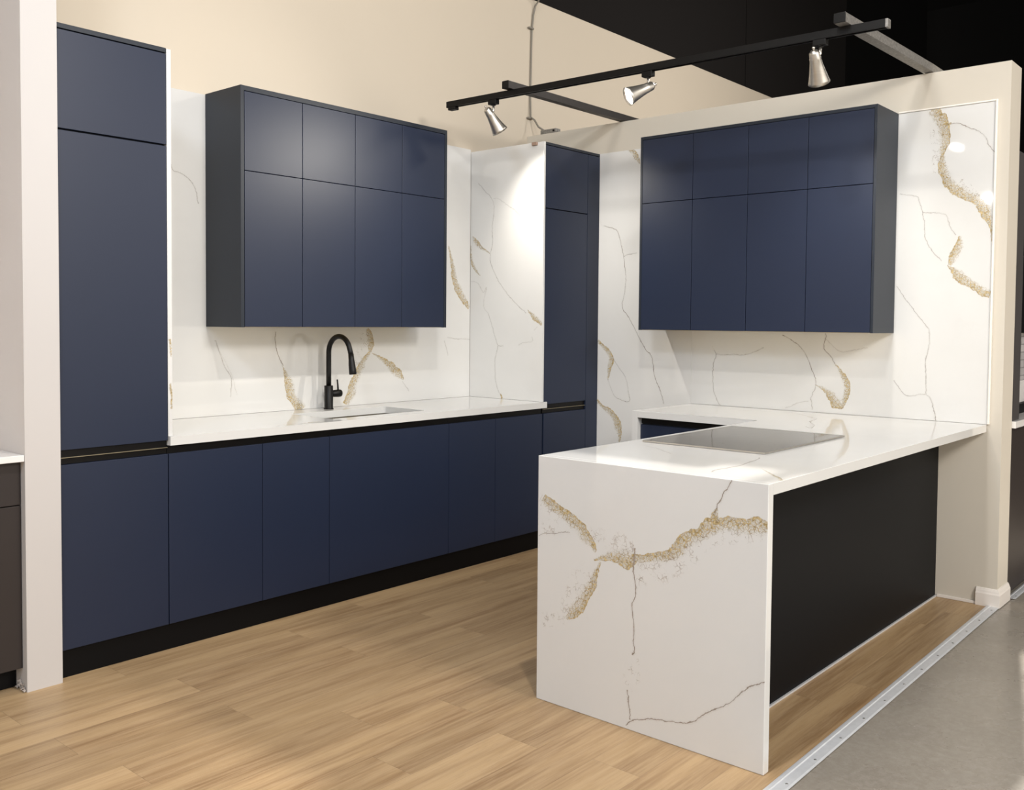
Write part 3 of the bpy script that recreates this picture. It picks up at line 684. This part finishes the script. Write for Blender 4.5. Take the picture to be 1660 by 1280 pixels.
# faucet
fx, fy = 1.717, -.085
t = thing('kitchen_faucet', 'matte black pull-down faucet with a gooseneck spout, standing behind the sink', 'faucet', (fx, fy, CT))
bm = bmesh.new(); add_lathe(bm, [(0, .0275), (.004, .0275), (.006, .0245), (.128, .0245), (.131, .0235), (.131, .016)], (fx, fy, CT+.0003), (0, 0, 1), 28, True, False)
obj('body', bm, 'matte_black', t)
bm = bmesh.new(); R = .092; zc = 1.322-R
pts = [(fx, fy, CT+.128), (fx, fy, 1.12), (fx, fy, 1.18)]+[(fx, fy-R+R*math.cos(a), zc+R*math.sin(a)) for a in [i*PI/20 for i in range(0, 18)]]
pts.append((fx, pts[-1][1]-.012, pts[-1][2]-.03)); pts.append((fx, pts[-1][1]-.006, pts[-1][2]-.018))
add_tube(bm, pts, .0142, 18); obj('spout', bm, 'matte_black', t)
e = Vector(pts[-1]); dr = Vector((0, -.16, -1)).normalized()
bm = bmesh.new(); add_lathe(bm, [(-.004, .0150), (.03, .0158), (.036, .0168), (.085, .0200), (.105, .0205), (.108, .0185)], e, dr, 24)
sp = obj('spray_head', bm, 'matte_black', t)
bm = bmesh.new(); q = e+dr*.045+Vector((0, .0155, 0)); add_box(bm, q.x-.006, q.x+.006, q.y-.004, q.y+.006, q.z-.018, q.z+.012, bev=.002)
obj('spray_button', bm, 'matte_black', sp)
bm = bmesh.new(); add_lathe(bm, [(.018, .016), (.030, .016), (.034, .0195), (.070, .0215), (.083, .020), (.088, .014)], (fx, fy, 1.0), (1, 0, 0), 24)
hd = obj('valve_knob', bm, 'matte_black', t)
bm = bmesh.new(); add_tube(bm, [(fx+.066, fy, 1.018), (fx+.064, fy, 1.045), (fx+.060, fy, 1.078)], [.0052, .0047, .0044], 10)
obj('lever', bm, 'matte_black', t)

# ------------------------------------------------------------------ island / return run
xw, yl, yr, ye = 1.1075, -2.0973, -3.0149, -1.3271; tw = .036; xc = X2-.6541
t = thing('island_worktop', 'L-shaped white veined quartz worktop with waterfall panels, holding the cooktop', 'worktop', (2.3, -2.5, 0))
xb = xs-.0004
slab('top', (xw+tw, xb, yr, ye, CT-TH, CT), ('z', CT), VEINS['top'], t,
     poly=[(xw+tw, yr), (xb, yr), (xb, ye-.038), (xc, ye-.038), (xc, yl), (xw+tw, yl)])
o = slab('waterfall_panel', (xw, xw+tw-.0003, yr, yl, .0005, CT), ('x', xw), VEINS['waterfall'], t, bev=.002)
o['label'] = 'large gold-veined end panel reaching the floor'
o = slab('waterfall_panel', (xc, xb, ye-.0376, ye, .0005, CT), ('x', xc), [], t, bev=.001)
o['label'] = 'plain end panel by the corner'

t = thing('island_cabinet', 'long island base cabinet with a flat charcoal back panel under the worktop overhang', 'cabinet', (2.3, -2.45, 0))
obj('carcass', box(xw+tw+.001, X2-.68, -2.765, yl-.045, .10, CT-TH-.001), 'navy_case', t)
obj('back_panel', box(xw+tw+.0005, X2+.0045, -2.787, -2.766, .001, CT-TH-.0006, bev=.001), 'charcoal', t)
for a in range(3):
    w = (X2-.70-xw-tw)/3; x = xw+tw+.001+a*w
    obj('door', box(x+.002, x+w-.002, yl-.044, yl-.025, TK, DH, bev=.001), 'navy', t)
obj('plinth', box(xw+tw+.001, X2-.68, yl-.10, yl-.085, .001, .099), 'black', t)
obj('floor_bead', box(xw+tw+.001, X2+.0045, -2.795, -2.7875, .0006, .008), 'alu', t)

t = thing('base_cabinet', 'dark navy base cabinet in the corner, seen under the return worktop', 'cabinet', (3.2, -1.7, 0))
obj('carcass', box(xc+.055, xs-.001, yl+.001, ye-.039, TK, CT-TH-.001), 'navy_case', t)
front_x('door', -1.72, ye-.0395, TK, DH-.004, t, xc+.030); front_x('door', yl+.002, -1.72, TK, DH-.004, t, xc+.030)
o = obj('finger_channel', box(xc+.042, xc+.0545, yl+.002, ye-.0395, DH, CT-TH-.001), 'channel', t); o['label'] = 'black finger-pull channel'
obj('plinth', box(xc+.06, xc+.075, yl+.002, ye-.04, .001, TK-.001), 'black', t)

# cooktop
t = thing('cooktop', 'glossy dark glass cooktop with a thin steel rim, set flush on the island worktop', 'cooktop', (2.11, -2.43, CT))
cx0, cx1, cy0, cy1 = 1.722, 2.498, -2.702, -2.153
obj('glass', box(cx0+.003, cx1-.003, cy0+.003, cy1-.003, CT+.0012, CT+.0062, bev=.001), 'glass', t)
bm = bmesh.new()
for a in ((cx0, cx1, cy0, cy0+.0028), (cx0, cx1, cy1-.0028, cy1), (cx0, cx0+.0028, cy0+.0028, cy1-.0028), (cx1-.0028, cx1, cy0+.0028, cy1-.0028)):
    add_box(bm, *a, CT+.0012, CT+.0068, bev=.0004)
obj('steel_rim', bm, 'steel', t)

# ------------------------------------------------------------------ overhead steel and track lighting
def stud(y0, y1, x0, zf, m, label):
    """hollow square stud from the wall top, drooping a little to its free end (zf = underside there)"""
    t = thing('steel_stud', label, 'beam', (x0, y0, 2.714), 'steel studs carrying the lighting track')
    x1 = X2+.195; zw = 2.7165; hgt = .040; s = .003
    def zz(x): return zf+(zw-zf)*min(1.0, (x-x0)/(X2-x0))
    bm = bmesh.new()
    def plank(ya, yb, za, zb):
        r = []
        for x in (x0, X2, x1): r.append([bm.verts.new((x, y, zz(x)+z)) for y, z in ((ya, za), (yb, za), (yb, zb), (ya, zb))])
        for a, b in zip(r, r[1:]):
            for k in range(4): bm.faces.new((a[k], a[(k+1) % 4], b[(k+1) % 4], b[k]))
        bm.faces.new(r[0]); bm.faces.new(list(reversed(r[-1])))
    plank(y0, y1, 0, s); plank(y0, y0+s, s, hgt-s); plank(y1-s, y1, s, hgt-s); plank(y0, y1, hgt-s, hgt)
    obj('channel', bm, m, t)
    o = obj('end_cap', box(x0-.006, x0-.0004, y0-.001, y1+.001, zf-.001, zf+hgt+.001, bev=.002), 'track', t); o['label'] = 'black end cap'
stud(-.800, -.755, 2.405, 2.7125, 'darkmetal', 'dark steel stud jutting from the wall top above the pantry corner')
stud(-2.712, -2.662, 2.385, 2.6930, 'galv', 'pale scuffed steel stud jutting from the wall top above the right wall cabinet')
TX = 2.460
TY0, TY1, TZ0, TZ1 = -2.857, -.285, 2.6905, 2.7160      # the track's ends and the height of its top at each
def tz(y): return TZ0+(TZ1-TZ0)*(y-TY0)/(TY1-TY0)
t = thing('lighting_track', 'long black lighting track hung under the two steel studs', 'track light', (TX, -1.5, 2.68))
def bar(bm, xa, xb, ya, yb, da, db, bev=0.0):
    """box following the slope of the track; da, db below the track's top"""
    n = len(bm.verts); add_box(bm, xa, xb, ya, yb, -db, -da, bev=bev); bm.verts.ensure_lookup_table()
    for v in bm.verts[n:]: v.co.z += tz(v.co.y)
def bar1(*a, **k): bm = bmesh.new(); bar(bm, *a, **k); return bm
bm = bmesh.new(); TH2 = .034
bar(bm, TX-.0175, TX-.008, TY0, TY1, .0, TH2); bar(bm, TX+.008, TX+.0175, TY0, TY1, .0, TH2); bar(bm, TX-.008, TX+.008, TY0, TY1, .0, .018)
obj('rail', bm, 'track', t)
obj('end_cap', bar1(TX-.0185, TX+.0185, TY1+.0004, TY1+.012, .0, TH2+.002, bev=.002), 'track', t)
obj('end_feed', bar1(TX-.0175, TX+.0175, TY1-.060, TY1-.001, TH2+.0004, TH2+.018, bev=.003), 'track', t)
o = obj('end_cap', bar1(TX-.0185, TX+.0185, TY0-.012, TY0-.0004, .0, TH2+.002, bev=.002), 'galv', t); o['label'] = 'pale scuffed end cap'

def head(y, d, label, energy, ang, col, drop=.050, shift=.022):
    d = Vector(d).normalized()
    t = thing('spotlight', label, 'spotlight', (TX, y, tz(y)-TH2), 'spotlights on the track')
    zt = tz(y)-TH2-.0006; zb = zt-.027
    bm = bmesh.new(); add_box(bm, TX-.017, TX+.017, y-.030, y+.030, zb, zt, bev=.003); add_lathe(bm, [(0, .015), (.005, .013)], (TX, y, zb+.0005), (0, 0, -1), 16)
    o = obj('track_adapter', bm, 'track', t); o['label'] = 'black adapter'
    bm = bmesh.new(); hx = Vector((TX-.654*shift, y+.756*shift, zb-drop))
    back = hx - d*.030
    side = d.cross(Vector((0, 0, 1))).normalized()
    add_tube(bm, [(TX, y, zb-.004), (TX, y, zb-.034), (TX-.2*shift, y+.2*shift, zb-.042), tuple(hx+d*.004)], .0062, 12)
    obj('stem', bm, 'steel', t)
    bm = bmesh.new()
    prof = [(-.034, .006), (-.032, .016), (-.022, .0225), (.000, .0240), (.004, .0255), (.010, .0245), (.040, .0295), (.075, .0365), (.105, .0440), (.118, .0480), (.118, .0465), (.104, .0425), (.075, .0350), (.045, .0290)]
    add_lathe(bm, prof, hx, d, 40, True, False); obj('shade', bm, 'steel', t)
    bm = bmesh.new(); add_lathe(bm, [(-.050, .004), (-.046, .0075), (-.040, .0045), (-.0335, .0045)], hx, d, 14); obj('back_knob', bm, 'steel', t)
    bm = bmesh.new(); add_lathe(bm, [(.070, .0310), (.080, .0340), (.102, .0405), (.110, .0350), (.113, .0050)], hx, d, 28); o = obj('lamp', bm, 'bulb', t); o['label'] = 'glowing white lamp face'
    L = bpy.data.lights.new('spot', 'SPOT'); L.energy = energy; L.color = col; L.spot_size = math.radians(ang); L.spot_blend = 1.0; L.shadow_soft_size = .022
    lo = bpy.data.objects.new('spot_light', L); C.objects.link(lo); lo.location = hx+d*.135
    lo.rotation_euler = d.to_track_quat('-Z', 'Y').to_euler(); lo['kind'] = 'structure'
WARM = (1.0, .94, .84)

SP = (42, 74, 32)
COOL = (.78, .87, 1.0)
NEUT = (1.0, .95, .88)
AREAS = [
 ((.4, -2.95, 3.67), (1.6, -1.8, 0), .10, 34, NEUT),
 ((.6, -2.0, 5.6), (1.6, -1.7, 0), 1.2, 50, NEUT),  # added soft fill over the aisle, lifts the floor brightness
 ((-1.7, -2.7, 3.7), (1.1, -2.6, .2), .6, 58, COOL),  # added cool fill aimed at the waterfall panel
 ((-2.5, -6.5, 4.2), (1.1, -2.6, .5), 2.4, 80, COOL),  # added broad cool fill from behind the camera
 ((-4.2, -1.0, 3.0), (1.0, -1.2, .6), .1, 2, NEUT),
 ((1.2, -6.6, 3.6), (3.0, -2.5, .2), 1.0, 170, NEUT),
 ((7.0, -2.25, 5.6), (2.6, -4.2, 0), .15, 200, NEUT, 60),
 ((6.0, -4.0, 4.6), (5.2, 0, 3.0), .6, 22, NEUT, 100),  # added fill that brightens the beige wall beyond the right wall
 ((-1.9, -1.4, 3.3), (-2.0, 0, 1.9), .3, 40, (.84, .84, 1.0), 75),
]
WORLD = 1.45
EXPO = 0.0
head(-.637, (.60, -.15, -.78), 'brushed steel spotlight nearest the back wall, pointing down at the pantry slab', SP[0], 104, WARM)
head(-1.680, (-.70, .52, -.42), 'middle brushed steel spotlight with its glowing face turned to the left', SP[1], 110, WARM, .052, .0)
head(-2.571, (.60, .08, -.80), 'brushed steel spotlight nearest the free wall end, pointing down over the cooktop', SP[2], 90, WARM)

# junction box with its cable running up the back wall
t = thing('junction_box', 'small galvanised box on the wall top, its grey cable climbing the beige wall', 'junction box', (3.56, -.17, 2.713))
bm = bmesh.new(); add_box(bm, X2+.008, X2+.060, -.235, -.098, 2.7125, 2.742, bev=.003); add_box(bm, X2+.02, X2+.14, -.25, -.236, 2.7125, 2.722, bev=.001)
obj('box', bm, 'galv', t)
bm = bmesh.new(); add_lathe(bm, [(0, .007), (.003, .007)], (X2+.0078, -.215, 2.728), (-1, 0, 0), 14); obj('knockout', bm, 'dark', t)
bm = bmesh.new(); add_tube(bm, [(X2+.035, -.115, 2.740), (X2+.030, -.06, 2.775), (X2+.024, -.03, 2.825), (X2+.022, .004, 2.85), (X2+.024, .010, 3.0), (X2+.028, .010, 3.2), (X2+.034, .010, 3.45), (X2+.046, .008, 3.56), (X2+.062, .004, 3.63), (X2+.060, -.03, 3.66), (X2+.035, -.03, 3.672), (X2+.0, -.02, 3.690), (X2, .0, 3.70)], .0065, 10)
obj('cable', bm, 'cable', t)
for z in (2.835, 3.46):
    bm = bmesh.new(); add_box(bm, X2-.008, X2+.045, -.004, .0175, z, z+.012, bev=.002); obj('cable_clip', bm, 'cable', t)
tag(obj('wall_clip', box(2.935, 2.9488, -.567, -.527, 2.499, 2.5195, bev=.002), 'copper'), 'tiny brown clip at the top edge of the pantry side slab', 'clip')

# ------------------------------------------------------------------ neighbouring displays
t = thing('base_cabinet', 'brown base cabinet of the next display, cut off at the far left edge', 'cabinet', (-.6, -.3, 0))
obj('carcass', box(-1.3, -.1385, -.585, .016, .09, .872), 'brown', t)
obj('drawer_front', box(-1.3, -.1390, -.606, -.587, .708, .868, bev=.001), 'brown', t)
obj('door', box(-1.3, -.1390, -.606, -.587, .086, .704, bev=.001), 'brown', t)
obj('plinth', box(-1.3, -.1390, -.545, -.53, .001, .089), 'black', t)
tag(obj('worktop', box(-1.3, -.1378, -.640, .016, .873, .898, bev=.002), 'white_gloss'), 'end of a white worktop on the brown cabinet at far left', 'worktop')

xn = X2+.2025
t = thing('base_cabinet', 'dark brown cabinet panel beyond the free end of the right wall', 'cabinet', (4.2, -2.8, 0))
obj('side_panel', box(xn, 5.2, -3.07, -3.05, .012, .884, bev=.001), 'brown', t)
obj('carcass', box(xn, 5.2, -3.049, -2.5, .012, .884), 'brown', t)
tag(obj('worktop', box(xn, 5.2, -3.10, -2.45, .885, .920, bev=.002), 'white_gloss'), 'white worktop end seen past the free end of the right wall', 'worktop')
tag(obj('upright_panel', box(xn+.001, xn+.150, -3.080, -3.062, .9205, 2.30, bev=.001), 'grey_panel'), 'tall dark grey upright panel just past the free wall end', 'panel')
tag(obj('tiled_backsplash', box(xn+.12, 5.2, -2.96, -2.94, 1.10, 1.37), 'tile'), 'sliver of pale brick tile at the right edge of the photo', 'backsplash')
tag(obj('white_ledge', box(xn+.12, 5.2, -2.975, -2.94, .975, 1.099, bev=.002), 'white_gloss'), 'white band below the sliver of brick tile at right edge', 'ledge')
tag(obj('black_appliance', box(xn+.12, 5.2, -3.0, -2.94, .9205, .974, bev=.002), 'black'), 'thin black appliance edge on the white worktop at right edge', 'appliance')
tag(obj('wall_cabinet', box(xn+.12, 5.2, -3.0, -2.6, 1.371, 1.80, bev=.002), 'black'), 'black wall cabinet above the brick tile at the right edge', 'cabinet')

# ------------------------------------------------------------------ showroom lighting: inferred lamps plus added fill lights
def area(loc, target, size, energy, col, spread=180):
    L = bpy.data.lights.new('area', 'AREA'); L.shape = 'DISK'; L.spread = math.radians(spread); L.size = size; L.energy = energy; L.color = col
    o = bpy.data.objects.new('ceiling_or_fill_light', L); C.objects.link(o); o.location = loc
    o.rotation_euler = (Vector(target)-Vector(loc)).to_track_quat('-Z', 'Y').to_euler(); o['kind'] = 'structure'
    return o
for a in AREAS: area(*a)

w = bpy.data.worlds.new('World'); bpy.context.scene.world = w; w.use_nodes = True
bg = w.node_tree.nodes['Background']; bg.inputs[0].default_value = (1, .925, .83, 1); bg.inputs[1].default_value = WORLD

# ------------------------------------------------------------------ camera
cam = bpy.data.cameras.new('camera'); co = bpy.data.objects.new('camera', cam); C.objects.link(co)
yaw, pitch, roll = -.8575, -.0378, .0083
fw = Vector((-math.sin(yaw), math.cos(yaw), 0)); rt = Vector((math.cos(yaw), math.sin(yaw), 0)); up = Vector((0, 0, 1))
f2 = fw*math.cos(pitch)+up*math.sin(pitch); u2 = up*math.cos(pitch)-fw*math.sin(pitch)
rr = rt*math.cos(roll)+u2*math.sin(roll); uu = u2*math.cos(roll)-rt*math.sin(roll)
co.matrix_world = Matrix(((rr.x, uu.x, -f2.x, -1.6175), (rr.y, uu.y, -f2.y, -4.3212), (rr.z, uu.z, -f2.z, 1.4094), (0, 0, 0, 1)))
cam.sensor_fit = 'HORIZONTAL'; cam.sensor_width = 36; cam.lens = 36*1540.6/1660; cam.shift_y = -60.16/1660
cam.clip_start = .05; cam.clip_end = 60
sc = bpy.context.scene; sc.camera = co
sc.view_settings.view_transform = 'Standard'; sc.view_settings.look = 'None'; sc.view_settings.gamma = 1
sc.view_settings.use_curve_mapping = False; sc.view_settings.exposure = EXPO
